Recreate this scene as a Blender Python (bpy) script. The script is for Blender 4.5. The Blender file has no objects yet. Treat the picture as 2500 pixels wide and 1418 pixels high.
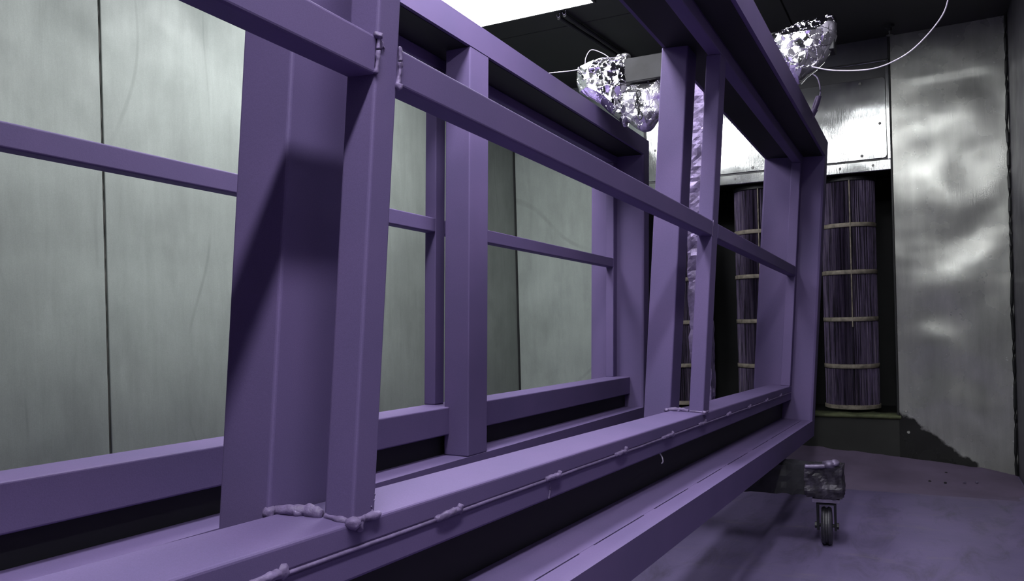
import bpy, bmesh, math, random
from mathutils import Vector, Matrix, noise

random.seed(7)
SC = bpy.context.scene
COL = SC.collection

# ------------------------------------------------------------------ camera
CAM_H = 0.85
cam_data = bpy.data.cameras.new('camera')
cam = bpy.data.objects.new('camera', cam_data)
COL.objects.link(cam)
cam_data.sensor_width = 36.0
cam_data.lens = 36.0 * 1950.0 / 2500.0
cam_data.shift_y = 0.0244
cam_data.clip_start = 0.02
RX = Vector((0.4563, -0.8894, -0.0265)).normalized()
FW = Vector((0.8897, 0.4564, -0.0003))
FW = (FW - RX * FW.dot(RX)).normalized()
UP = RX.cross(FW)
M = Matrix((RX, UP, -FW)).transposed().to_4x4()
M.translation = Vector((0, 0, CAM_H))
cam.matrix_world = M
SC.camera = cam

# ------------------------------------------------------------------ view + world
SC.view_settings.view_transform = 'Standard'
SC.view_settings.look = 'None'
SC.view_settings.gamma = 1.0
SC.view_settings.use_curve_mapping = False
SC.view_settings.exposure = 0.28
world = bpy.data.worlds.new('world')
SC.world = world
world.use_nodes = True
world.node_tree.nodes['Background'].inputs[0].default_value = (0.55, 0.6, 0.65, 1)
world.node_tree.nodes['Background'].inputs[1].default_value = 0.003

XB = 4.611      # end wall with the filters
YL = 2.325      # left wall
YR = -0.40      # right wall
XN = -2.4       # near end of the booth, behind the viewer
CE = 2.25       # ceiling height


# ------------------------------------------------------------------ materials
def new_mat(name):
    m = bpy.data.materials.new(name)
    m.use_nodes = True
    nt = m.node_tree
    return m, nt, nt.nodes['Principled BSDF']


def nd(nt, kind, **kw):
    n = nt.nodes.new(kind)
    for k, v in kw.items():
        setattr(n, k, v)
    return n


def coords(nt, scale=(1, 1, 1), which='Object'):
    tc = nd(nt, 'ShaderNodeTexCoord')
    mp = nd(nt, 'ShaderNodeMapping')
    mp.inputs['Scale'].default_value = scale
    nt.links.new(tc.outputs[which], mp.inputs['Vector'])
    return mp.outputs['Vector']


def ntex(nt, vec, scale, detail=4, rough=0.55, dist=0.0):
    n = nd(nt, 'ShaderNodeTexNoise')
    n.inputs['Scale'].default_value = scale
    n.inputs['Detail'].default_value = detail
    n.inputs['Roughness'].default_value = rough
    n.inputs['Distortion'].default_value = dist
    nt.links.new(vec, n.inputs['Vector'])
    return n.outputs['Fac']


def ramp(nt, fac, stops):
    r = nd(nt, 'ShaderNodeValToRGB')
    els = r.color_ramp.elements
    while len(els) < len(stops):
        els.new(0.5)
    for e, (p, c) in zip(els, stops):
        e.position = p
        e.color = (c[0], c[1], c[2], 1) if hasattr(c, '__len__') else (c, c, c, 1)
    nt.links.new(fac, r.inputs['Fac'])
    return r.outputs['Color']


def mixc(nt, fac, a, b, mode='MIX'):
    m = nd(nt, 'ShaderNodeMix', data_type='RGBA', blend_type=mode)
    for sock, val in ((m.inputs[0], fac), (m.inputs[6], a), (m.inputs[7], b)):
        if hasattr(val, 'is_output') or isinstance(val, bpy.types.NodeSocket):
            nt.links.new(val, sock)
        elif hasattr(val, '__len__'):
            sock.default_value = (val[0], val[1], val[2], 1)
        else:
            sock.default_value = val
    return m.outputs[2]


def bump(nt, bsdf, height, strength, dist=0.002):
    b = nd(nt, 'ShaderNodeBump')
    b.inputs['Strength'].default_value = strength
    b.inputs['Distance'].default_value = dist
    nt.links.new(height, b.inputs['Height'])
    nt.links.new(b.outputs['Normal'], bsdf.inputs['Normal'])
    return b


def simple(name, col, rough=0.6, metal=0.0, nscale=None, namt=0.25, bscale=None, bstr=0.3):
    m, nt, b = new_mat(name)
    b.inputs['Roughness'].default_value = rough
    b.inputs['Metallic'].default_value = metal
    v = coords(nt)
    f = ntex(nt, v, nscale or 8.0, 5)
    lo = tuple(c * (1 - namt) for c in col)
    hi = tuple(min(1, c * (1 + namt)) for c in col)
    nt.links.new(ramp(nt, f, [(0.3, lo), (0.7, hi)]), b.inputs['Base Color'])
    if bscale:
        bump(nt, b, ntex(nt, v, bscale, 4), bstr)
    return m




def powder_paint():
    m, nt, b = new_mat('purple_powder')
    v = coords(nt)
    f = ntex(nt, v, 5.0, 3)
    c1 = ramp(nt, f, [(0.3, (0.104, 0.078, 0.182)), (0.7, (0.121, 0.086, 0.201))])
    g = ntex(nt, v, 900.0, 2)
    c2 = mixc(nt, 0.18, c1, ramp(nt, g, [(0.35, 0.35), (0.65, 0.75)]), 'OVERLAY')
    nt.links.new(c2, b.inputs['Base Color'])
    b.inputs['Roughness'].default_value = 0.62
    b.inputs['Specular IOR Level'].default_value = 0.22
    bump(nt, b, ntex(nt, v, 260.0, 3), 0.12, 0.001)
    return m


M_PUR = powder_paint()
M_WELD = simple('powdered_weld', (0.13, 0.095, 0.20), 0.6, 0, 60, 0.25, 200, 0.5)
M_SHADE_JOINT = simple('shade_and_joint_black', (0.0015, 0.0025, 0.0035), 0.65, 0.0, 12, 0.3)  # near-black colour for painted shade in the frames, also backs the ceiling joints
M_BLACK = simple('black_wrap', (0.012, 0.012, 0.016), 0.55, 0.0, 14, 0.4, 25, 0.6)
M_RUB = simple('black_rubber', (0.012, 0.013, 0.014), 0.5, 0, 20, 0.3)
M_WHEEL = simple('dusty_wheel', (0.028, 0.026, 0.036), 0.5, 0, 30, 0.5)
M_STEEL = simple('dusty_steel', (0.16, 0.13, 0.22), 0.45, 0.3, 30, 0.3)
M_SCREW = simple('screw_steel', (0.12, 0.12, 0.12), 0.4, 0.8, 30, 0.3)
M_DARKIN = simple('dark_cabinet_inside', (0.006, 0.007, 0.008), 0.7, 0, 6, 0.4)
M_BAND = simple('filter_band', (0.24, 0.21, 0.17), 0.7, 0, 40, 0.4)
M_CORD = simple('pale_cord', (0.55, 0.50, 0.62), 0.5)
M_LEDGE = simple('dusty_yellow_ledge', (0.10, 0.115, 0.055), 0.8, 0, 14, 0.5, 40, 0.5)
M_KICK = simple('dark_kick_board', (0.022, 0.023, 0.021), 0.7, 0, 3, 0.35)
M_FRAME = simple('light_frame', (0.05, 0.05, 0.05), 0.5, 0.4)


def sheet(name, base, rough, metal, warp, dirt=True, streak=1.0, stain=False, axis='yz'):
    """galvanised sheet: cloudy zinc, vertical brush streaks, scratches, a gentle warp"""
    m, nt, b = new_mat(name)
    v = coords(nt)
    vs = coords(nt, (11, 11, 1.3))
    cloud = ntex(nt, v, 1.7, 6, 0.6)
    st = ntex(nt, vs, 2.4, 6, 0.65, 0.4)
    lo = tuple(c * 0.80 for c in base)
    hi = tuple(min(1, c * 1.12) for c in base)
    c = ramp(nt, cloud, [(0.3, lo), (0.68, hi)])
    c = mixc(nt, 0.30 * streak, c, ramp(nt, st, [(0.3, 0.30), (0.7, 0.72)]), 'OVERLAY')
    fine = ntex(nt, v, 420.0, 2)
    c = mixc(nt, 0.16, c, ramp(nt, fine, [(0.3, 0.3), (0.7, 0.7)]), 'OVERLAY')
    # smudges
    sm = ntex(nt, coords(nt, (2, 2, 0.9)), 3.2, 4, 0.6, 0.0)
    c = mixc(nt, ramp(nt, sm, [(0.52, 0.0), (0.85, 0.40)]), c, tuple(x * 0.38 for x in base))
    # scratches: thin veins
    w = nd(nt, 'ShaderNodeTexWave')
    w.inputs['Scale'].default_value = 1.1
    w.inputs['Distortion'].default_value = 9.0
    w.inputs['Detail'].default_value = 1.0
    w.inputs['Detail Scale'].default_value = 0.6
    nt.links.new(v, w.inputs['Vector'])
    sc = ramp(nt, w.outputs['Fac'], [(0.0, 1.0), (0.0022, 0.0)])
    gate = ramp(nt, ntex(nt, v, 2.1, 2), [(0.50, 0.0), (0.62, 0.30)])
    scg = mixc(nt, 1.0, sc, gate, 'MULTIPLY')
    c = mixc(nt, scg, c, tuple(x * 0.4 for x in base))
    if stain:
        # dry tide line left near the floor, running down from the filter opening
        sx = nd(nt, 'ShaderNodeSeparateXYZ')
        tc = nd(nt, 'ShaderNodeTexCoord')
        nt.links.new(tc.outputs['Object'], sx.inputs[0])
        nz = ntex(nt, v, 16.0, 5)

        def math_(op, a, bb, cl=False):
            n = nd(nt, 'ShaderNodeMath', operation=op, use_clamp=cl)
            for s, val in zip(n.inputs, (a, bb)):
                if isinstance(val, (int, float)):
                    s.default_value = val
                else:
                    nt.links.new(val, s)
            return n.outputs[0]
        y, z = sx.outputs[1], sx.outputs[2]
        lim = math_('ADD', math_('MULTIPLY', y, 0.78), 0.220)
        lim = math_('ADD', lim, math_('MULTIPLY', math_('SUBTRACT', nz, 0.5), 0.10))
        k = math_('MULTIPLY', math_('SUBTRACT', lim, z), 60.0, True)
        c = mixc(nt, k, c, (0.030, 0.031, 0.028))
    nt.links.new(c, b.inputs['Base Color'])
    b.inputs['Metallic'].default_value = metal
    rr = ramp(nt, ntex(nt, v, 5.0, 4), [(0.3, rough * 0.85), (0.7, min(1, rough * 1.2))])
    nt.links.new(rr, b.inputs['Roughness'])
    h1 = ntex(nt, coords(nt, (1.5, 1.5, 2.2)), 1.6, 2)
    bp = bump(nt, b, h1, 1.0, warp)
    h2 = ntex(nt, vs, 14.0, 4)
    b2 = nd(nt, 'ShaderNodeBump')
    b2.inputs['Strength'].default_value = 0.25
    b2.inputs['Distance'].default_value = 0.001
    nt.links.new(h2, b2.inputs['Height'])
    nt.links.new(bp.outputs['Normal'], b2.inputs['Normal'])
    nt.links.new(b2.outputs['Normal'], b.inputs['Normal'])
    return m


M_WALL = sheet('galvanised_wall', (0.185, 0.208, 0.192), 0.60, 0.15, 0.005, streak=0.6)
M_ENDW = sheet('galvanised_end_wall', (0.42, 0.43, 0.40), 0.26, 0.50, 0.006, stain=True)
M_ENDL = sheet('pale_end_wall', (0.32, 0.362, 0.335), 0.5, 0.25, 0.005, streak=0.5)
M_PANEL = sheet('polished_panel', (0.50, 0.52, 0.51), 0.12, 0.95, 0.004, streak=0.4)
M_RWALL = sheet('dull_right_wall', (0.16, 0.15, 0.18), 0.45, 0.6, 0.02)
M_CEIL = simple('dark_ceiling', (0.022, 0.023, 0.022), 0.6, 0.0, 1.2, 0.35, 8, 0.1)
M_SEAM = simple('seam_sealant', (0.035, 0.035, 0.03), 0.7)


def floor_mat():
    m, nt, b = new_mat('powdered_floor')
    v = coords(nt)
    a = ntex(nt, v, 1.6, 6, 0.6)
    c = ramp(nt, a, [(0.3, (0.112, 0.090, 0.188)), (0.7, (0.172, 0.134, 0.275))])
    s = ntex(nt, coords(nt, (1.2, 3.5, 1)), 2.4, 7, 0.7, 0.8)
    c = mixc(nt, ramp(nt, s, [(0.50, 0.0), (0.74, 0.75)]), c, (0.050, 0.042, 0.070))
    s2 = ntex(nt, coords(nt, (3.5, 1.0, 1)), 3.1, 7, 0.75, 1.0)
    c = mixc(nt, ramp(nt, s2, [(0.55, 0.0), (0.75, 0.6)]), c, (0.19, 0.165, 0.195))
    g = ntex(nt, v, 500.0, 2)
    c = mixc(nt, 0.3, c, ramp(nt, g, [(0.3, 0.3), (0.7, 0.7)]), 'OVERLAY')
    nt.links.new(c, b.inputs['Base Color'])
    b.inputs['Roughness'].default_value = 0.55
    b.inputs['Specular IOR Level'].default_value = 0.4
    bump(nt, b, ntex(nt, v, 12.0, 6), 0.3, 0.006)
    return m


M_FLOOR = floor_mat()


def foil_mat(name, dust):
    m, nt, b = new_mat(name)
    v = coords(nt)
    f = ntex(nt, v, 9.0, 4)
    k = ramp(nt, f, [(0.62 - dust, 0.0), (0.80 - dust, 1.0)])
    c = mixc(nt, k, (0.86, 0.85, 0.88), (0.20, 0.13, 0.36))
    nt.links.new(c, b.inputs['Base Color'])
    inv = nd(nt, 'ShaderNodeInvert')
    nt.links.new(k, inv.inputs['Color'])
    nt.links.new(inv.outputs[0], b.inputs['Metallic'])
    nt.links.new(ramp(nt, f, [(0.5 - dust, 0.07), (0.8 - dust, 0.45)]), b.inputs['Roughness'])
    return m


M_FOIL = foil_mat('crumpled_foil', 0.0)
M_FOILD = foil_mat('dusty_crumpled_foil', 0.16)
M_LUMP = simple('powder_caked_foil', (0.17, 0.13, 0.25), 0.40, 0.45, 25, 0.45, 70, 0.8)


def cart_mat():
    m, nt, b = new_mat('pleated_filter_paper')
    v = coords(nt, (1, 1, 0.03))
    f = ntex(nt, v, 85.0, 5, 0.75)
    c = ramp(nt, f, [(0.42, (0.018, 0.015, 0.024)), (0.52, (0.13, 0.095, 0.19)), (0.68, (0.27, 0.23, 0.29))])
    nt.links.new(c, b.inputs['Base Color'])
    b.inputs['Roughness'].default_value = 0.8
    return m


M_CART = cart_mat()

def glow(name, power):
    m, nt, b = new_mat(name)
    b.inputs['Base Color'].default_value = (0.8, 0.8, 0.8, 1)
    b.inputs['Emission Color'].default_value = (0.97, 0.98, 1.0, 1)
    b.inputs['Emission Strength'].default_value = power
    return m


M_DIFF_L = glow('wide_light_diffuser', 17.0)
M_DIFF_R = glow('narrow_light_diffuser', 85.0)
M_DIFF_M = glow('middle_light_diffuser', 30.0)
M_DIFF_S = glow('soft_light_diffuser', 20.0)


# ------------------------------------------------------------------ mesh helpers
def link(name, bm, mat, parent=None, smooth=False, bevel=0.0, seg=2, matrix=None):
    me = bpy.data.meshes.new(name)
    bm.normal_update()
    bm.to_mesh(me)
    bm.free()
    for mm in (mat if isinstance(mat, (list, tuple)) else [mat]):
        me.materials.append(mm)
    if smooth:
        for p in me.polygons:
            p.use_smooth = True
    o = bpy.data.objects.new(name, me)
    COL.objects.link(o)
    if parent:
        o.parent = parent
    if matrix is not None:
        o.matrix_world = matrix
    if bevel:
        md = o.modifiers.new('bevel', 'BEVEL')
        md.width = bevel
        md.segments = seg
        md.limit_method = 'ANGLE'
        md.angle_limit = math.radians(40)
    return o


def box(bm, lo, hi, mi=0):
    x0, y0, z0 = lo
    x1, y1, z1 = hi
    vs = [bm.verts.new(p) for p in ((x0, y0, z0), (x1, y0, z0), (x1, y1, z0), (x0, y1, z0),
                                    (x0, y0, z1), (x1, y0, z1), (x1, y1, z1), (x0, y1, z1))]
    for f in ((3, 2, 1, 0), (4, 5, 6, 7), (0, 1, 5, 4), (1, 2, 6, 5), (2, 3, 7, 6), (3, 0, 4, 7)):
        bm.faces.new([vs[i] for i in f]).material_index = mi
    return vs


def prism(bm, prof, fn, a, b, close=True):
    """extrude the 2-D profile from a to b; fn(p, t) gives the 3-D point"""
    A = [bm.verts.new(fn(p, a)) for p in prof]
    B = [bm.verts.new(fn(p, b)) for p in prof]
    n = len(prof)
    for i in range(n):
        bm.faces.new((A[i], A[(i + 1) % n], B[(i + 1) % n], B[i]))
    bm.faces.new(A[::-1])
    bm.faces.new(B)
    bmesh.ops.recalc_face_normals(bm, faces=bm.faces)


def tube(bm, pts, r, n=8, cap=True):
    pts = [Vector(p) for p in pts]
    rings = []
    for i, p in enumerate(pts):
        t = (pts[min(i + 1, len(pts) - 1)] - pts[max(i - 1, 0)]).normalized()
        a = t.cross(Vector((0, 0, 1)))
        if a.length < 1e-3:
            a = t.cross(Vector((1, 0, 0)))
        a.normalize()
        b = t.cross(a)
        rr = r[i] if hasattr(r, '__len__') else r
        rings.append([bm.verts.new(p + (a * math.cos(2 * math.pi * k / n) + b * math.sin(2 * math.pi * k / n)) * rr) for k in range(n)])
    for A, B in zip(rings, rings[1:]):
        for k in range(n):
            bm.faces.new((A[k], A[(k + 1) % n], B[(k + 1) % n], B[k]))
    if cap:
        bm.faces.new(rings[0][::-1])
        bm.faces.new(rings[-1])


def spline(pts, n=10):
    pts = [Vector(p) for p in pts]
    out = []
    P = [pts[0]] + pts + [pts[-1]]
    for i in range(1, len(P) - 2):
        for k in range(n):
            t = k / n
            p0, p1, p2, p3 = P[i - 1], P[i], P[i + 1], P[i + 2]
            out.append(0.5 * ((2 * p1) + (p2 - p0) * t + (2 * p0 - 5 * p1 + 4 * p2 - p3) * t * t + (3 * p1 - p0 - 3 * p2 + p3) * t ** 3))
    out.append(pts[-1])
    return out


def lathe(bm, prof, n=32, axis='Z', origin=(0, 0, 0)):
    o = Vector(origin)
    rings = []
    for r, h in prof:
        ring = []
        for k in range(n):
            a = 2 * math.pi * k / n
            if axis == 'Z':
                p = Vector((r * math.cos(a), r * math.sin(a), h))
            elif axis == 'Y':
                p = Vector((r * math.cos(a), h, r * math.sin(a)))
            else:
                p = Vector((h, r * math.cos(a), r * math.sin(a)))
            ring.append(bm.verts.new(o + p))
        rings.append(ring)
    for A, B in zip(rings, rings[1:]):
        for k in range(n):
            bm.faces.new((A[k], A[(k + 1) % n], B[(k + 1) % n], B[k]))
    bm.faces.new(rings[0][::-1])
    bm.faces.new(rings[-1])
    bmesh.ops.recalc_face_normals(bm, faces=bm.faces)


def thing(name, label, cat, loc=(0, 0, 0), group=None):
    o = bpy.data.objects.new(name, None)
    COL.objects.link(o)
    o.location = loc
    o.empty_display_size = 0.1
    o['label'] = label
    o['category'] = cat
    if group:
        o['group'] = group
    return o


def tag(o, label, cat, group=None, kind=None):
    o['label'] = label
    o['category'] = cat
    if group:
        o['group'] = group
    if kind:
        o['kind'] = kind
    return o


def struct(name, bm, mat, **kw):
    o = link(name, bm, mat, **kw)
    o['kind'] = 'structure'
    return o


def lumpy_box(lo, hi, step, amp, freq, seed=0.0):
    """a box with a dense skin pushed about by noise: wrapped in foil and caked with powder"""
    bm = bmesh.new()
    vs = box(bm, lo, hi)
    bm.verts.ensure_lookup_table()
    dims = [hi[i] - lo[i] for i in range(3)]
    for ax in range(3):
        n = max(1, int(dims[ax] / step))
        for k in range(1, n):
            co = Vector(lo)
            co[ax] = lo[ax] + dims[ax] * k / n
            no = Vector((0, 0, 0))
            no[ax] = 1
            bmesh.ops.bisect_plane(bm, geom=bm.verts[:] + bm.edges[:] + bm.faces[:], plane_co=co, plane_no=no)
    bm.normal_update()
    for v in bm.verts:
        p = v.co * freq + Vector((seed, seed, seed))
        d = noise.noise(p) + 0.5 * noise.noise(p * 2.3) + 0.25 * noise.noise(p * 5.1)
        v.co += v.normal * d * amp + noise.noise_vector(p * 1.7) * amp * 0.5
    return bm


def crumple(rows, x0, depth, nz, ny, amp, seed, bend=0.0):
    """crumpled sheet bag: rows = (z, y_low, y_high); front faces -X, closed at its rim"""
    rows = sorted(rows, key=lambda r: -r[0])

    def span(z):
        for (za, a0, a1), (zb, b0, b1) in zip(rows, rows[1:]):
            if za >= z >= zb:
                t = (za - z) / max(1e-6, za - zb)
                return a0 + (b0 - a0) * t, a1 + (b1 - a1) * t
        return rows[-1][1], rows[-1][2]
    bm = bmesh.new()
    zt, zb = rows[0][0], rows[-1][0]
    grids = []
    for side in (-1, 1):
        g = []
        for i in range(nz + 1):
            s = i / nz
            z = zt + (zb - zt) * s
            y0, y1 = span(z)
            row = []
            for j in range(ny + 1):
                t = j / ny
                y = y0 + (y1 - y0) * t
                e = min(t, 1 - t) * (y1 - y0)
                ez = min(s, 1 - s) * (zt - zb)
                w = min(1.0, math.sqrt(max(0.0, min(e, ez)) / 0.06))
                p = Vector((x0 + side * depth * w, y, z))
                q = p * 19 + Vector((seed, 2 * seed, 0))
                c1 = noise.voronoi(q)[1][0]
                c2 = noise.voronoi(q * 2.3 + Vector((9, 9, 9)))[1][0]
                h = (q - c1).dot(noise.noise_vector(c1 * 3.7)) * 2.2 + (q * 2.3 + Vector((9, 9, 9)) - c2).dot(noise.noise_vector(c2 * 3.1)) * 0.8
                h += noise.noise(q * 0.35) * 1.2
                p.x += side * amp * h * (0.3 + 0.7 * w)
                nv = noise.noise_vector(q * 0.6)
                p.y += nv.y * amp * 0.9
                p.z += nv.z * amp * 0.9
                p.x += bend * (zt - z) ** 2
                row.append(p)
            g.append(row)
        grids.append(g)
    F, B = grids
    for i in range(nz + 1):
        for j in range(ny + 1):
            if i in (0, nz) or j in (0, ny):
                m = (F[i][j] + B[i][j]) / 2
                F[i][j] = m.copy()
                B[i][j] = m
    vF = [[bm.verts.new(p) for p in r] for r in F]
    vB = [[vF[i][j] if (i in (0, nz) or j in (0, ny)) else bm.verts.new(B[i][j]) for j in range(ny + 1)] for i in range(nz + 1)]
    for i in range(nz):
        for j in range(ny):
            bm.faces.new((vF[i][j], vF[i + 1][j], vF[i + 1][j + 1], vF[i][j + 1]))
            bm.faces.new((vB[i][j], vB[i][j + 1], vB[i + 1][j + 1], vB[i + 1][j]))
    bmesh.ops.triangulate(bm, faces=bm.faces[:])
    return bm


def blob(bm, c, r, sx=1.0, sy=1.0, sz=1.0, seed=0.0, amp=0.3):
    ret = bmesh.ops.create_icosphere(bm, subdivisions=2, radius=1.0)
    for v in ret['verts']:
        d = 1 + amp * noise.noise(v.co * 2.2 + Vector((seed, 0, seed)))
        v.co = Vector((v.co.x * r * sx * d, v.co.y * r * sy * d, v.co.z * r * sz * d)) + Vector(c)


def bead(bm, pts, r, seed=0.0):
    """ripply weld bead along pts"""
    P = spline(pts, 8)
    rr = [r * (0.75 + 0.45 * abs(noise.noise(p * 90 + Vector((seed, 0, 0))))) for p in P]
    rr[0] *= 0.5
    rr[-1] *= 0.5
    tube(bm, P, rr, 8)


# ------------------------------------------------------------------ booth shell
# floor
bm = bmesh.new()
box(bm, (XN - 0.1, YR - 0.06, -0.05), (XB + 0.75, YL + 0.06, 0.0))
struct('floor', bm, M_FLOOR)

# left wall: three galvanised sheets with thin sealed seams
bm = bmesh.new()
edges = [XN - 0.1, -1.58, -0.49, 0.60, 1.688, 2.78, 3.87, XB + 0.01]
for a, b in zip(edges, edges[1:]):
    box(bm, (a + 0.004, YL, 0.0), (b - 0.004, YL + 0.03, CE + 0.05))
struct('wall_left', bm, M_WALL, bevel=0.003)
bm = bmesh.new()
for e in edges[1:-1]:
    P = [(e + 0.002 * noise.noise(Vector((e, k, 0))), YL + 0.006, CE * k / 40) for k in range(0, 41)]
    tube(bm, P, [0.0036 * (0.8 + 0.6 * abs(noise.noise(Vector((e * 3, k * 0.7, 1))))) for k in range(41)], 6)
box(bm, (XN, YL + 0.012, 0.0), (XB, YL + 0.05, CE))
struct('trim_1', bm, M_SEAM)

# end wall: sheets left and right of the filter opening
OY0, OY1 = 0.118, 1.45      # opening
bm = bmesh.new()
# the right sheet is dented: it leans in towards the corner and ripples up its height
ny, nz = 30, 110
gr = []
for i in range(nz + 1):
    z = CE * i / nz
    row = []
    for j in range(ny + 1):
        y = YR + (OY0 - YR) * j / ny
        s = (OY0 - y) / (OY0 - YR)
        g = -0.026 * s * (0.75 + 0.25 * math.sin(z * 3.0 + 1.0))
        g += 0.0045 * math.sin(z * 17.0 + 3.0 * noise.noise(Vector((y * 3, z * 1.5, 0)))) * math.sin(math.pi * min(1, s * 1.05 + 0.02)) * (1 if z < 2.0 else 0.3)
        g += 0.006 * noise.noise(Vector((y * 5, z * 4, 7))) * math.sin(math.pi * s)
        row.append(bm.verts.new((XB + g, y, z)))
    gr.append(row)
for i in range(nz):
    for j in range(ny):
        f = bm.faces.new((gr[i][j + 1], gr[i][j], gr[i + 1][j], gr[i + 1][j + 1]))
        f.smooth = True
box(bm, (XB + 0.020, YR, 0.0), (XB + 0.035, OY0, CE + 0.02))
box(bm, (XB, OY1, 0.0), (XB + 0.02, YL - 0.004, CE + 0.02), 1)
struct('wall_end', bm, [M_ENDW, M_ENDL])
bm = bmesh.new()
box(bm, (XB + 0.004, OY0 + 0.002, 2.136), (XB + 0.02, OY1 - 0.002, CE + 0.02))
struct('trim_2', bm, simple('dull_header', (0.10, 0.10, 0.115), 0.5, 0.5, 4, 0.3))
bm = bmesh.new()
box(bm, (XB + 0.006, 0.05, 0.0), (XB + 0.03, OY1 + 0.02, 0.272))
struct('baseboard_end', bm, M_KICK)
bm = bmesh.new()   # black corner seals
P = [(XB - 0.030, YR + 0.006 + 0.006 * noise.noise(Vector((k * .31, 5, 0))), CE * k / 40) for k in range(41)]
tube(bm, P, 0.008, 6)
P = [(XB - 0.002, YL - 0.004, CE * k / 40) for k in range(41)]
tube(bm, P, 0.008, 6)
P = [(XB - 0.001, OY0 + 0.004, 0.28 + (CE - 0.28) * k / 40) for k in range(41)]
tube(bm, P, 0.006, 6)
struct('trim_3', bm, M_RUB)

# right wall
bm = bmesh.new()
box(bm, (XN, YR - 0.03, 0.0), (XB + 0.02, YR - 0.002, CE + 0.02))
struct('wall_right', bm, M_RWALL)
# near wall, behind the viewer
bm = bmesh.new()
box(bm, (XN - 0.03, YR, 0.0), (XN, YL, CE))
struct('wall_near', bm, M_KICK)

# ceiling boards with joints
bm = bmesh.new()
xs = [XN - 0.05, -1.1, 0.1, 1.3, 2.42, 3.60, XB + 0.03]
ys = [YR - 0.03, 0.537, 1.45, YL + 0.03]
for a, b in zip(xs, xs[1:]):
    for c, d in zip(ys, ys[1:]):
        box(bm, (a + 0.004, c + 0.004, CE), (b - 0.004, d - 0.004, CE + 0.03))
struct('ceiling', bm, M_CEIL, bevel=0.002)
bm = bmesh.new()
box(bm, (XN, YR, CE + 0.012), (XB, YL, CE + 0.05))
struct('trim_4', bm, M_SHADE_JOINT)


# ------------------------------------------------------------------ ceiling lights
def ceiling_light(x0, x1, y0, y1, label, dmat):
    t = thing('ceiling_light', label, 'ceiling light', ((x0 + x1) / 2, (y0 + y1) / 2, CE), 'flat ceiling lights of the booth')
    bm = bmesh.new()
    hx, hy = (x1 - x0) / 2, (y1 - y0) / 2
    box(bm, (-hx, -hy, -0.012), (hx, hy, -0.004))
    link('diffuser', bm, dmat, t)
    bm = bmesh.new()
    w = 0.012
    box(bm, (-hx - w, -hy - w, -0.014), (hx + w, -hy, -0.001))
    box(bm, (-hx - w, hy, -0.014), (hx + w, hy + w, -0.001))
    box(bm, (-hx - w, -hy, -0.014), (-hx, hy, -0.001))
    box(bm, (hx, -hy, -0.014), (hx + w, hy, -0.001))
    link('light_frame', bm, M_FRAME, t, bevel=0.002)
    return t


ceiling_light(1.9, 3.36, 1.275, 1.88, 'large glowing white ceiling panel above the rear purple frame', M_DIFF_L)
ceiling_light(-0.9, 0.75, -0.06, 0.04, 'narrow glowing ceiling panel directly over the viewer', M_DIFF_R)
ceiling_light(0.75, 2.1, 0.78, 1.02, 'narrow glowing ceiling panel over the gap between the purple frames', M_DIFF_M)
ceiling_light(1.75, 2.5, 0.12, 0.48, 'square glowing ceiling panel over the near purple frame, nearer the end wall', M_DIFF_S)

# ------------------------------------------------------------------ filter cabinet in the end wall
cab = thing('filter_cabinet', 'built-in filter cabinet with dark opening under screwed bright steel panels', 'cabinet', (XB, (OY0 + OY1) / 2, 0.275))
cab_m = cab.matrix_world.copy()


def cpart(name, bm, mat, **kw):
    o = link(name, bm, mat, **kw)
    o.parent = cab
    o.location = (-XB, -(OY0 + OY1) / 2, -0.275)
    return o


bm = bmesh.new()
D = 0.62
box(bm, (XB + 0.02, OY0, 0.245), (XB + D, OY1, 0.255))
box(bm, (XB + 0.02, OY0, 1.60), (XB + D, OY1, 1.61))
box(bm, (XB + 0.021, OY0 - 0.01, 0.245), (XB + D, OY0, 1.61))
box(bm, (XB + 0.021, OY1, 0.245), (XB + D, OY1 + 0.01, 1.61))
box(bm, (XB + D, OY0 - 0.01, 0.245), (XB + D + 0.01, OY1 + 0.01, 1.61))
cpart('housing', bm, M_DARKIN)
bm = bmesh.new()
box(bm, (XB - 0.004, OY0 + 0.012, 1.556), (XB + 0.02, OY1, 2.045))
box(bm, (XB - 0.001, OY0 + 0.012, 2.045), (XB + 0.02, OY1, 2.128))
cpart('hood_box', bm, simple('dull_hood', (0.07, 0.07, 0.075), 0.45, 0.5, 4, 0.3))
bm = bmesh.new()
box(bm, (XB - 0.012, OY0 + 0.006, 1.556), (XB - 0.004, OY1, 1.611))
o = cpart('lower_flange', bm, M_PANEL, bevel=0.003)
bm = bmesh.new()
box(bm, (XB - 0.010, OY0 + 0.012, 2.122), (XB - 0.001, OY1, 2.132))
cpart('top_lip', bm, M_PANEL, bevel=0.002)
bm = bmesh.new()
box(bm, (XB - 0.012, OY0 + 0.006, 1.611), (XB - 0.005, OY0 + 0.022, 2.13))
cpart('side_lip', bm, M_PANEL, bevel=0.002)
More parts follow.
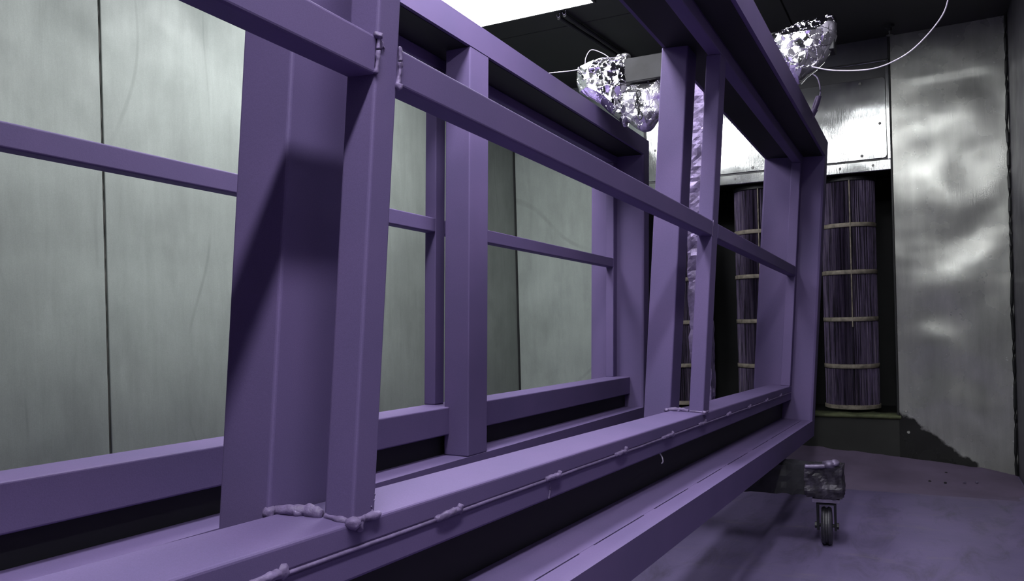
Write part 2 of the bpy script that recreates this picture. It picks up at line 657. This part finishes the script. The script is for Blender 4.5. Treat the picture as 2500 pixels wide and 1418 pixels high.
for y0, y1 in ((0.142, 0.690), (0.702, 1.43)):
    bm = bmesh.new()
    prof = []
    r = 0.018
    for cx, cz, a0 in ((y1 - r, 2.040 - r, 0), (y0 + r, 2.040 - r, 90), (y0 + r, 1.619 + r, 180), (y1 - r, 1.619 + r, 270)):
        for k in range(5):
            a = math.radians(a0 + k * 22.5)
            prof.append((cx + r * math.cos(a), cz + r * math.sin(a)))
    prism(bm, prof, lambda p, t: (t, p[0], p[1]), XB - 0.013, XB - 0.004)
    pn = cpart('access_panel', bm, M_PANEL, bevel=0.0015)
    for y, z in ((y0 + 0.03, 1.80), (y0 + 0.12, 1.64), ((y0 + y1) / 2 + 0.05, 1.64), (y0 + 0.12, 2.02), (y1 - 0.05, 1.80)):
        bm = bmesh.new()
        lathe(bm, [(0.008, 0.004), (0.008, 0.0), (0.006, -0.004)], 10, 'X', (XB - 0.013, y, z))
        s = link('screw', bm, M_SCREW)
        s.parent = pn
for y in (0.21, 0.37, 0.70, 0.92, 1.10, 1.37):
    bm = bmesh.new()
    lathe(bm, [(0.007, 0.004), (0.007, 0.0), (0.005, -0.004)], 10, 'X', (XB - 0.012, y, 1.585))
    cpart('screw', bm, M_SCREW)
# ledge with caked dust
bm = bmesh.new()
n = 90
prev = None
for k in range(n + 1):
    y = OY0 - 0.01 + (OY1 - OY0 + 0.02) * k / n
    h = 0.277 + 0.006 * noise.noise(Vector((y * 14, 0, 0))) + 0.003 * noise.noise(Vector((y * 50, 0, 3)))
    d = 0.006 * noise.noise(Vector((y * 20, 4, 0)))
    ring = [bm.verts.new(p) for p in ((XB - 0.012 + d, y, 0.262), (XB - 0.014 + d, y, h - 0.004), (XB - 0.006 + d, y, h), (XB + 0.1, y, h + 0.002), (XB + 0.1, y, 0.255), (XB, y, 0.255))]
    if prev:
        for i in range(6):
            bm.faces.new((prev[i], prev[(i + 1) % 6], ring[(i + 1) % 6], ring[i]))
    prev = ring
bmesh.ops.recalc_face_normals(bm, faces=bm.faces)
cpart('ledge', bm, M_LEDGE, smooth=True)


# filter cartridges
def cartridge(y, label):
    X = XB + 0.19
    t = thing('filter_cartridge', label, 'filter', (X, y, 0.29), 'pleated filter cartridges in the end wall')
    H = 1.262
    R = 0.138
    bm = bmesh.new()
    N = 150
    rings = []
    rnd = random.Random(int(y * 100))
    offs = [rnd.uniform(-0.002, 0.002) for _ in range(N)]
    for k in range(9):
        z = 0.02 + (H - 0.04) * k / 8
        ring = []
        for i in range(2 * N):
            a = math.pi * i / N + offs[i // 2] * 3
            r = (R - 0.001 + offs[i // 2]) if i % 2 == 0 else R - 0.014
            ring.append(bm.verts.new((r * math.cos(a), r * math.sin(a), z)))
        rings.append(ring)
    for A, B in zip(rings, rings[1:]):
        for i in range(2 * N):
            bm.faces.new((A[i], A[(i + 1) % (2 * N)], B[(i + 1) % (2 * N)], B[i]))
    link('pleated_sleeve', bm, M_CART, t)
    for k, z in enumerate((0.235, 0.490, 0.745, 1.0)):
        bm = bmesh.new()
        n = 48
        pr = [(R + 0.001, z - 0.012), (R + 0.004, z - 0.010), (R + 0.004, z + 0.010), (R + 0.001, z + 0.012), (R - 0.003, z)]
        rings = [[bm.verts.new((r * math.cos(2 * math.pi * i / n), r * math.sin(2 * math.pi * i / n), h)) for i in range(n)] for r, h in pr]
        for q in range(5):
            A, B = rings[q], rings[(q + 1) % 5]
            for i in range(n):
                bm.faces.new((A[i], A[(i + 1) % n], B[(i + 1) % n], B[i]))
        bmesh.ops.recalc_face_normals(bm, faces=bm.faces)
        link('band', bm, M_BAND, t, smooth=True)
    for z0, z1, nm in ((0.0, 0.026, 'end_cap'), (H - 0.026, H, 'end_cap')):
        bm = bmesh.new()
        lathe(bm, [(R - 0.01, z0), (R + 0.006, z0 + 0.004), (R + 0.006, z1 - 0.004), (R - 0.01, z1)], 48)
        link(nm, bm, M_BAND if z0 == 0 else M_BLACK, t)
    bm = bmesh.new()
    a = math.radians(188)
    tube(bm, [((R + 0.002) * math.cos(a), (R + 0.002) * math.sin(a), 0.45 + 0.80 * k / 6) for k in range(7)], 0.0035, 6)
    link('seam_strip', bm, M_BAND, t)
    # mounting rod under the top plate
    bm = bmesh.new()
    lathe(bm, [(0.03, H), (0.03, 1.31)], 16)
    link('mount', bm, M_BLACK, t)
    return t


cartridge(0.352, 'dusty purple pleated filter cartridge nearest the bare right-hand steel sheet')
cartridge(0.830, 'dusty pleated filter cartridge half hidden by the end of the near purple frame')
cartridge(1.300, 'pleated filter cartridge at the left of the dark opening, behind the tall purple post')

# round bolts in the kick board
for y, z in ((0.085, 0.300), (0.075, 0.190)):
    bm = bmesh.new()
    lathe(bm, [(0.009, 0.003), (0.009, 0.0), (0.006, -0.006)], 12, 'X', (XB - 0.002, y, z))
    o = link('wall_bolt', bm, simple('pale_bolt', (0.4, 0.4, 0.38), 0.5, 0.3))
    tag(o, 'pale round bolt at the lower right corner of the filter opening' if z > 0.25 else 'pale round bolt in the dark kick board under the filter opening', 'bolt')


# ------------------------------------------------------------------ the two steel frames
def frame_empty(name, label, origin, axes):
    t = thing(name, label, 'metal frame')
    m = Matrix((Vector(axes[0]), Vector(axes[1]), Vector(axes[2]))).transposed().to_4x4()
    m.translation = Vector(origin)
    t.matrix_world = m
    return t


H0, H1, HT = 0.075, 1.267, 1.343
DP = 0.266


def chan_u(t, name, u0, u1, wa, wb, slots=None):
    """horizontal channel: web at wa (side of the opening), flanges run to wb"""
    s = 1 if wb > wa else -1
    bm = bmesh.new()
    th = 0.007
    box(bm, (u0, 0.0, min(wa, wb)), (u1, th, max(wa, wb)))
    box(bm, (u0, DP - th, min(wa, wb)), (u1, DP, max(wa, wb)))
    wv = (wa, wa + s * th)
    if slots:
        vg = 0.0436
        box(bm, (u0, th, min(wv)), (u1, vg - 0.0015, max(wv)))
        box(bm, (u0, vg + 0.0015, min(wv)), (u1, DP - th, max(wv)))
        e = sorted(slots)
        cur = u0
        for a, b in e:
            if a > cur:
                box(bm, (cur, vg - 0.0016, min(wv)), (a, vg + 0.0016, max(wv) - 0.0003))
            cur = b
        box(bm, (cur, vg - 0.0016, min(wv)), (u1, vg + 0.0016, max(wv) - 0.0003))
    else:
        box(bm, (u0, th, min(wv)), (u1, DP - th, max(wv)))
    return link(name, bm, M_PUR, t)


def chan_w(t, name, ua, ub, w0, w1, curve=True):
    """upright channel closing an end: web at ua (facing the opening), flanges run to ub"""
    s = 1 if ub > ua else -1
    bm = bmesh.new()
    th = 0.007
    # web profile with rolled corners towards the flanges
    prof = [(ub, 0.0), (ua + s * 0.012, 0.0), (ua + s * 0.004, 0.002), (ua, 0.010), (ua, DP - 0.010), (ua + s * 0.004, DP - 0.002),
            (ua + s * 0.012, DP), (ub, DP), (ub, DP - th), (ua + s * th, DP - th), (ua + s * th, th), (ub, th)]
    prism(bm, prof, lambda p, h: (p[0], p[1], h), w0, w1)
    return link(name, bm, M_PUR, t)


def bar(t, name, lo, hi, mat=None, bev=0.0035):
    bm = bmesh.new()
    box(bm, lo, hi)
    return link(name, bm, mat or M_PUR, t, bevel=bev, seg=3)


def build_frame(t, uend, ustart, us, flip, slots, post_w):
    """us: u of the left face of each mullion; flip=True puts the posts on the near side"""
    def V(a, b):
        return (DP - b, DP - a) if flip else (a, b)
    chan_u(t, 'bottom_channel', ustart, uend + 0.078, H0, 0.0, slots)
    chan_u(t, 'top_channel', ustart, uend + 0.078, H1, HT)
    chan_w(t, 'end_channel', uend, uend + 0.078, H0, H1)
    chan_w(t, 'end_channel', ustart + 0.078, ustart, H0, H1)
    tv = V(0.0955, 0.1340)          # window tubes
    rv = (0.066, 0.165) if flip else (0.0955, 0.1880)          # sill
    lo_w = 0.150 if flip else 0.155
    sill_top = 0.216 if flip else 0.225
    bot_w = 0.135 if flip else 0.160
    a, b = ustart + 0.078, uend
    bar(t, 'sill_rail', (a, rv[0], 0.1955 if not flip else bot_w), (b, rv[1], sill_top), bev=0.004)
    if not flip:
        bar(t, 'lower_rail', (a, rv[0], bot_w), (b, rv[1], 0.1945), bev=0.004)
    rec = (0.132, 0.19) if not flip else (0.092, 0.15)
    bar(t, 'recess_shade_strip', (a, rec[0], H0 + 0.0005), (b, rec[1], bot_w + 0.001), M_SHADE_JOINT, 0)  # near-black strip painting the deep shade under the sill
    # top tube under the top channel, near-black strips painting the shade beside it
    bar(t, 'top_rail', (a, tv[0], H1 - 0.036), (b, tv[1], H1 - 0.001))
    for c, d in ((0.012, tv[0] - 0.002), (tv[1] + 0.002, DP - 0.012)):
        bar(t, 'soffit_shade_strip', (a, c, H1 - 0.0022), (b, d, H1 - 0.0002), M_SHADE_JOINT, 0)
    mw = 0.733 if flip else 0.720
    ml = list(us) + [uend - 0.050]
    tw = (0.05, 0.052, 0.052) if flip else (0.05, 0.040, 0.065)
    prev = a
    # the tube standing against each end channel
    for k, u in enumerate(ml):
        w = tw[k] if k < len(tw) else 0.050
        bar(t, 'mullion_tube', (u, tv[0], sill_top), (u + w, tv[1] + 0.003 if not flip else tv[1], H1 - 0.036 if k < len(ml) - 1 else H1 - 0.036))
        bar(t, 'middle_rail', (prev, tv[0], mw), (u, tv[1], mw + 0.043))
        prev = u + w
    pv = (0.190, DP + 0.002) if not flip else (0.001, 0.084)
    for u, (p0, p1) in zip(us, post_w):
        o = bar(t, 'post', (p0, pv[0], H0 if (flip or True) else 0), (p1, pv[1], H1), bev=0.004)


# near frame
FA = frame_empty('window_frame', 'nearest purple welded steel window frame, its slotted ledge across the foreground', (3.0543, 0.4592, 0.2971),
                 ((0.9991, -0.0099, -0.0416), (0.0126, 0.9978, 0.0650), (0.0408, -0.0654, 0.9970)))
SL = [(-2.70, -2.45), (-2.38, -2.10), (-2.0, -1.83), (-1.767, -1.495), (-1.428, -1.163), (-1.08, -0.817), (-0.742, -0.466), (-0.389, -0.109), (-0.05, 0.70)]
SL = [(-3.75, -3.5), (-3.42, -3.15), (-3.05, -2.80)] + SL
build_frame(FA, 0.735, -4.0, (-3.89, -2.367, -0.845), False, SL, ((-3.91, -3.80), (-2.398, -2.275), (-0.845, -0.752)))

# welds on the near frame
def wpart(name, bm):
    bmesh.ops.subdivide_edges(bm, edges=bm.edges[:], cuts=1, use_grid_fill=True)
    for v in bm.verts:
        v.co += noise.noise_vector(v.co * 150) * 0.0012 + noise.noise_vector(v.co * 45) * 0.0016
    return link(name, bm, M_WELD, FA, smooth=True)


WV = 0.0945
bm = bmesh.new()
P = []
u = -3.9
while u < 0.735:
    P.append((u, WV + 0.0005, 0.1950 + 0.0006 * noise.noise(Vector((u * 9, 0, 0)))))
    u += 0.02
tube(bm, P, 0.0024, 6)
link('seam_bead', bm, M_WELD, FA, smooth=True)
for k, (a, b) in enumerate([(-2.90, -2.84), (-2.53, -2.472), (-2.201, -2.141), (-1.87, -1.818), (-1.544, -1.483), (-1.228, -1.144), (-0.892, -0.825), (-0.56, -0.52), (-0.235, -0.20), (0.095, 0.125), (0.41, 0.44)]):
    bm = bmesh.new()
    bead(bm, [(a, WV, 0.196), (a + 0.3 * (b - a), WV - 0.002, 0.198), (a + 0.75 * (b - a), WV - 0.002, 0.1985), (b, WV, 0.197)], 0.0055, k)
    blob(bm, (b, WV - 0.001, 0.199), 0.0065, 1, 0.7, 1.2, k)
    wpart('tack_weld', bm)
bm = bmesh.new()
bead(bm, [(-1.852, WV + 0.0006, 0.194), (-1.848, WV + 0.0006, 0.178), (-1.851, WV + 0.0006, 0.162)], 0.002, 3)
wpart('joint_bead', bm)
# welds round the mullions on the sill and at the middle rail
for k, (u, w) in enumerate(((-2.367, 0.040), (-0.845, 0.040))):
    s = 1.0 if k == 0 else 0.8
    bm = bmesh.new()
    bead(bm, [(u - 0.004, 0.092, 0.226), (u + 0.015, 0.0935, 0.228), (u + w + 0.006, 0.094, 0.2265)], 0.0048 * s, k + 5)
    blob(bm, (u - 0.002, 0.093, 0.2255), 0.0085 * s, 1.1, 1, 0.9, k)
    blob(bm, (u + 0.010, 0.0925, 0.221), 0.006 * s, 1.0, 0.8, 1.2, k + 2)
    bead(bm, [(u - 0.002, 0.096, 0.226), (u - 0.003, 0.115, 0.2275), (u - 0.002, 0.134, 0.227)], 0.004 * s, k + 6)
    wpart('base_weld', bm)
    bm = bmesh.new()
    bead(bm, [(u - 0.003, 0.137, 0.227), (u - 0.006, 0.155, 0.231), (u - 0.016, 0.172, 0.230), (u - 0.02, 0.188, 0.228), (u - 0.030, 0.197, 0.226)], 0.0075 * s, k + 8)
    blob(bm, (u - 0.026, 0.192, 0.227), 0.009 * s, 1.2, 0.9, 0.8, k + 4)
    blob(bm, (u - 0.010, 0.165, 0.228), 0.008 * s, 1.2, 1, 0.7, k + 7)
    wpart('post_weld', bm)
    if k == 0:
        for sd, uu in ((0, u - 0.0005), (1, u + w + 0.0005)):
            bm = bmesh.new()
            bead(bm, [(uu, 0.0948, 0.7640), (uu, 0.0935, 0.750), (uu, 0.0938, 0.735), (uu, 0.0948, 0.7205)], 0.0030, sd + 11)
            if sd == 0:
                blob(bm, (uu - 0.001, 0.094, 0.763), 0.0065, 1.0, 0.9, 0.7, 3)
                blob(bm, (uu + 0.005, 0.094, 0.755), 0.0040, 1, 0.8, 1.4, 5)
                blob(bm, (uu + 0.011, 0.0950, 0.7535), 0.0020, 1, 1, 1, 2)
            else:
                blob(bm, (uu, 0.0935, 0.719), 0.0055, 1, 0.9, 0.8, 3)
            wpart('rail_weld', bm)
        for du, dw in ((0.031, 0.2375), (0.036, 0.244), (0.0375, 0.2505), (0.033, 0.2325)):
            bm = bmesh.new()
            blob(bm, (u + du, 0.0952, dw), 0.0012, 1, 1, 1, 1, 0.1)
            wpart('spatter', bm)
for k, u in enumerate((-0.825,)):
    bm = bmesh.new()
    bead(bm, [(u - 0.019, 0.0950, 0.764), (u - 0.019, 0.0950, 0.720)], 0.0015, 20)
    wpart('rail_weld', bm)

bm = bmesh.new()
tube(bm, spline([(-1.205, 0.110, 0.162), (-1.205, 0.100, 0.150), (-1.200, 0.098, 0.138), (-1.196, 0.102, 0.132)], 6), 0.0016, 6)
link('wire_hook', bm, M_CORD, FA, smooth=True)

# far frame
FB = frame_empty('window_frame', 'farther purple steel window frame standing nearest the pale left sheet wall', (3.6098, 1.1739, 0.3273),
                 ((0.9997, -0.0002, -0.0260), (0.0007, 0.9998, 0.0209), (0.0260, -0.0209, 0.9994)))
build_frame(FB, 0.0, -4.65, (-4.60, -3.10, -1.600), True, None, ((-4.57, -4.47), (-3.17, -3.06), (-1.625, -1.512)))

# ------------------------------------------------------------------ trolley
CX = 3.054
cart = thing('trolley', 'low black foil-wrapped trolley with upright post and cross beams between the purple frames', 'trolley', (CX, 0.745, 0.0))


def kpart(name, bm, mat, **kw):
    o = link(name, bm, mat, **kw)
    o.parent = cart
    o.location = (-CX, -0.745, 0)
    return o


bm = lumpy_box((CX - 0.04, 0.268, 0.178), (CX + 0.05, 1.47, 0.285), 0.018, 0.007, 16, 3.0)
kpart('lower_beam', bm, M_BLACK)
bm = lumpy_box((CX - 0.047, 0.262, 0.173), (CX + 0.057, 0.385, 0.285), 0.008, 0.008, 22, 1.0)
lump = kpart('beam_wrap', bm, simple('crinkled_black_wrap', (0.035, 0.030, 0.045), 0.45, 0.2, 30, 0.6, 60, 0.8))
bm = bmesh.new()
box(bm, (CX - 0.04, 1.19, 0.284), (CX + 0.04, 1.43, 0.338))
kpart('packing_block', bm, M_BLACK)
bm = bmesh.new()
bead(bm, [(CX - 0.048, 0.385, 0.283), (CX - 0.05, 0.35, 0.285), (CX - 0.05, 0.315, 0.289)], 0.010, 2)
blob(bm, (CX - 0.035, 0.305, 0.292), 0.021, 1, 1.0, 0.75, 4, 0.5)
blob(bm, (CX - 0.030, 0.285, 0.296), 0.017, 1, 0.9, 0.8, 9, 0.6)
kpart('knotted_tape', bm, M_STEEL, smooth=True)
bm = lumpy_box((CX - 0.035, 0.712, 0.285), (CX + 0.035, 0.790, 1.76), 0.014, 0.007, 20, 5.0)
kpart('centre_post', bm, M_LUMP)
bm = bmesh.new()
box(bm, (CX - 0.04, 0.25, 1.752), (CX + 0.04, 1.205, 1.848))
kpart('upper_beam', bm, simple('scuffed_grey_beam', (0.012, 0.012, 0.015), 0.5, 0.3, 10, 0.7), bevel=0.004)
# caster
cs = thing('tmp', '', '')
bpy.data.objects.remove(cs)
bm = bmesh.new()
box(bm, (-0.045, -0.045, 0.158), (0.045, 0.045, 0.170))
CP = bpy.data.objects.new('caster', bpy.data.meshes.new('caster'))
bm.to_mesh(CP.data)
bm.free()
CP.data.materials.append(M_STEEL)
COL.objects.link(CP)
CP.parent = cart
CP.location = (0.0, 0.3206 - 0.745, 0.0)
CP.rotation_euler = (0, 0, math.radians(4))
bm = bmesh.new()
for s in (-1, 1):
    prism(bm, [(-0.030, 0.150), (0.030, 0.150), (0.020, 0.10), (0.014, 0.052), (-0.014, 0.052), (-0.020, 0.10)],
          lambda p, t: (p[0], t, p[1]), s * 0.025, s * 0.033)
box(bm, (-0.034, -0.031, 0.147), (0.034, 0.031, 0.153))
lathe(bm, [(0.022, 0.150), (0.022, 0.160)], 20)
link('fork', bm, M_BLACK, CP, bevel=0.001)
bm = bmesh.new()
lathe(bm, [(0.040, -0.019), (0.062, -0.017), (0.067, -0.010), (0.067, -0.006), (0.063, -0.003), (0.063, 0.003), (0.067, 0.006), (0.067, 0.010), (0.062, 0.017), (0.040, 0.019)], 40, 'Y', (0, 0, 0.067))
wh = link('wheel', bm, M_WHEEL, CP, smooth=False)
bm = bmesh.new()
lathe(bm, [(0.006, -0.040), (0.006, 0.040)], 12, 'Y', (0, 0, 0.067))
for s in (-1, 1):
    lathe(bm, [(0.012, s * 0.031), (0.012, s * 0.040)], 6, 'Y', (0, 0, 0.067))
link('axle_bolt', bm, M_BLACK, CP)

# foil over the beam ends
rows = [(1.882, 1.020, 1.046), (1.868, 1.000, 1.066), (1.860, 0.998, 1.170), (1.845, 0.996, 1.232), (1.79, 1.000, 1.236), (1.755, 1.003, 1.228), (1.71, 1.006, 1.160), (1.67, 1.008, 1.115), (1.62, 1.015, 1.06), (1.59, 1.025, 1.04)]
o = link('foil_wrap', crumple(rows, CX, 0.075, 120, 90, 0.010, 3.1), M_FOIL)
tag(o, 'crumpled silver foil bundled over the left end of the upper beam', 'foil')
rows = [(1.765, 0.873, 1.092), (1.70, 0.873, 1.094), (1.655, 0.880, 1.092), (1.63, 0.884, 1.06), (1.60, 0.905, 1.02), (1.575, 0.925, 0.99), (1.560, 0.945, 0.965)]
o = link('foil_wrap', crumple(rows, CX + 0.02, 0.07, 90, 70, 0.009, 8.7), M_FOILD)
tag(o, 'purple dusted foil sagging in a pouch under the upper beam', 'foil')
rows = [(1.876, 0.285, 0.345), (1.862, 0.24, 0.375), (1.840, 0.236, 0.470), (1.80, 0.240, 0.485), (1.76, 0.258, 0.48), (1.72, 0.285, 0.465), (1.69, 0.315, 0.44), (1.67, 0.345, 0.40), (1.648, 0.372, 0.384)]
o = link('foil_wrap', crumple(rows, CX - 0.02, 0.075, 100, 90, 0.010, 5.5), M_FOIL)
tag(o, 'crumpled bright foil over the right end of the upper beam', 'foil')

# chain hanging in the pouch
ch = bmesh.new()
for k in range(5):
    c = Vector((CX - 0.064, 0.958 + 0.006 * math.sin(k), 1.695 - 0.021 * k))
    pts = []
    for i in range(17):
        a = 2 * math.pi * i / 16
        d = Vector((0, 0.008 * math.cos(a), 0.015 * math.sin(a))) if k % 2 == 0 else Vector((0.008 * math.cos(a), 0, 0.015 * math.sin(a)))
        pts.append(c + d)
    tube(ch, pts, 0.003, 6)
o = link('chain', ch, M_BLACK, smooth=True)
tag(o, 'short dark steel chain hanging against the purple dusted foil', 'chain')

# cords
bm = bmesh.new()
tube(bm, spline([(2.35, -0.28, 2.17), (2.6, -0.20, 2.02), (2.82, -0.138, 1.905), (2.92, -0.105, 1.844), (2.97, -0.082, 1.79), (3.0, -0.021, 1.727), (3.0, 0.042, 1.683), (3.0, 0.13, 1.659), (3.0, 0.247, 1.672), (3.0, 0.33, 1.70)], 10), 0.0024, 8)
o = link('cord', bm, M_CORD, smooth=True)
tag(o, 'thin pale cord sagging from the ceiling to the right foil bundle', 'cord')
bm = bmesh.new()
tube(bm, spline([(3.0, 1.45, 1.842), (3.0, 1.33, 1.839), (3.0, 1.23, 1.833), (3.0, 1.185, 1.84), (3.0, 1.175, 1.876), (3.0, 1.150, 1.902), (3.02, 1.106, 1.884), (3.03, 1.08, 1.86)], 10), 0.0016, 8)
o = link('cord', bm, M_CORD, smooth=True)
tag(o, 'thin pale cord looping over the left foil bundle', 'cord')
# earth clamp on the near frame
cl = thing('earth_clamp', 'small purple dusted spring clamp with looped cable on the near frame top edge', 'clamp', (3.40, 0.37, 1.60))
def clp(name, pts, r, mat):
    bm = bmesh.new()
    tube(bm, [Vector(p) - Vector((3.40, 0.37, 1.60)) for p in spline(pts, 8)], r, 8)
    o = link(name, bm, mat, cl, smooth=True)
clp('cable', [(3.1, 0.43, 1.78), (3.25, 0.40, 1.80), (3.40, 0.379, 1.793), (3.40, 0.349, 1.764), (3.40, 0.338, 1.713), (3.40, 0.344, 1.681)], 0.0028, M_STEEL)
clp('handle', [(3.40, 0.343, 1.69), (3.40, 0.352, 1.66), (3.40, 0.362, 1.635)], 0.009, M_WELD)
clp('handle', [(3.40, 0.350, 1.69), (3.40, 0.362, 1.66), (3.40, 0.370, 1.63)], 0.006, M_WELD)
clp('jaw', [(3.40, 0.360, 1.64), (3.40, 0.372, 1.618), (3.40, 0.382, 1.60)], 0.012, M_WELD)

# ceiling track with two hooks
tr = thing('ceiling_track', 'pair of dark parallel rails under the ceiling with small bright hooked ends', 'track', (3.42, 1.45, CE))
for k, (a, b) in enumerate((((3.434, 1.475), (4.45, 1.40)), ((3.416, 1.438), (4.45, 1.372)))):
    bm = bmesh.new()
    p = [Vector((x - 3.42, y - 1.45, -0.018)) for x, y in (a, b)]
    tube(bm, p, 0.010, 8)
    r = link('rail', bm, M_BLACK, tr)
    bm = bmesh.new()
    q = p[0]
    tube(bm, [q + Vector((-0.004, 0.008 * math.cos(math.radians(t)), 0.012 + 0.012 * math.sin(math.radians(t)))) for t in range(150, 380, 20)], 0.0016, 6)
    link('hook', bm, M_CORD, tr)
# nozzle near the right
sp = thing('ceiling_nozzle', 'small dark nozzle on the ceiling near the end wall', 'nozzle', (4.43, 0.11, CE))
bm = bmesh.new()
lathe(bm, [(0.022, -0.001), (0.022, -0.012), (0.010, -0.016), (0.010, -0.03)], 16)
link('base', bm, M_BLACK, sp)
bm = bmesh.new()
lathe(bm, [(0.006, -0.03), (0.004, -0.045), (0.016, -0.05), (0.016, -0.053)], 12)
link('nozzle', bm, M_SCREW, sp)

# powder bank along the end wall
bm = bmesh.new()
nx, ny = 40, 110
g = []
for i in range(nx + 1):
    r = []
    for j in range(ny + 1):
        y = -0.395 + (YL - 0.01 + 0.395) * j / ny
        s = i / nx
        x = XB + 0.004 - 0.62 * s
        top = 0.030 + 0.062 * min(1, max(0, (y + 0.25) / 0.75)) + 0.010 * noise.noise(Vector((y * 6, 0, 2))) + 0.005 * noise.noise(Vector((y * 17, 0, 2)))
        if y < -0.25:
            top = 0.030 * (y + 0.40) / 0.15 + 0.002
        h = top * (1 - s) ** 2.0 + 0.004 * noise.noise(Vector((x * 8, y * 8, 1))) * (1 - s)
        if i == nx:
            h = -0.002
        r.append(bm.verts.new((x, y, max(h, -0.002))))
    g.append(r)
for i in range(nx):
    for j in range(ny):
        bm.faces.new((g[i][j], g[i][j + 1], g[i + 1][j + 1], g[i + 1][j]))
# underside closes the bank so it is a solid
lo = [[bm.verts.new((v.co.x, v.co.y, -0.004)) for v in (row[0], row[-1])] for row in (g[0], g[-1])]
bmesh.ops.recalc_face_normals(bm, faces=bm.faces)
for f in bm.faces:
    if f.normal.z < 0:
        f.normal_flip()
for v in [w for r in lo for w in r]:
    bm.verts.remove(v)
o = link('powder_drift', bm, simple('drifted_powder', (0.150, 0.112, 0.190), 0.8, 0, 3, 0.25, 30, 0.4), smooth=True)
tag(o, 'drift of fine purple powder banked along the foot of the end wall', 'powder', kind='stuff')
# crumbs
for k, (x, y, lab) in enumerate(((4.2665, -0.0147, 'dark crumb on the floor, leftmost of the five near the end wall'),
                                 (4.2514, -0.0792, 'dark crumb on the floor, second from the left near the end wall'),
                                 (4.4439, -0.0873, 'dark crumb on the powder drift, farthest from the viewer'),
                                 (4.2806, -0.1591, 'dull grey crumb on the floor, second from the right wall'),
                                 (4.2991, -0.2099, 'dull grey crumb on the floor, nearest the right wall'))):
    bm = bmesh.new()
    blob(bm, (0, 0, 0.004), 0.0065, 1.2, 1, 0.8, k, 0.5)
    o = link('crumb', bm, M_BLACK if k < 3 else M_STEEL)
    s = (XB + 0.004 - x) / 0.62
    o.location = (x, y, 0.035 * (1 - min(1, s)) ** 2)
    tag(o, lab, 'crumb', 'crumbs on the floor by the end wall')
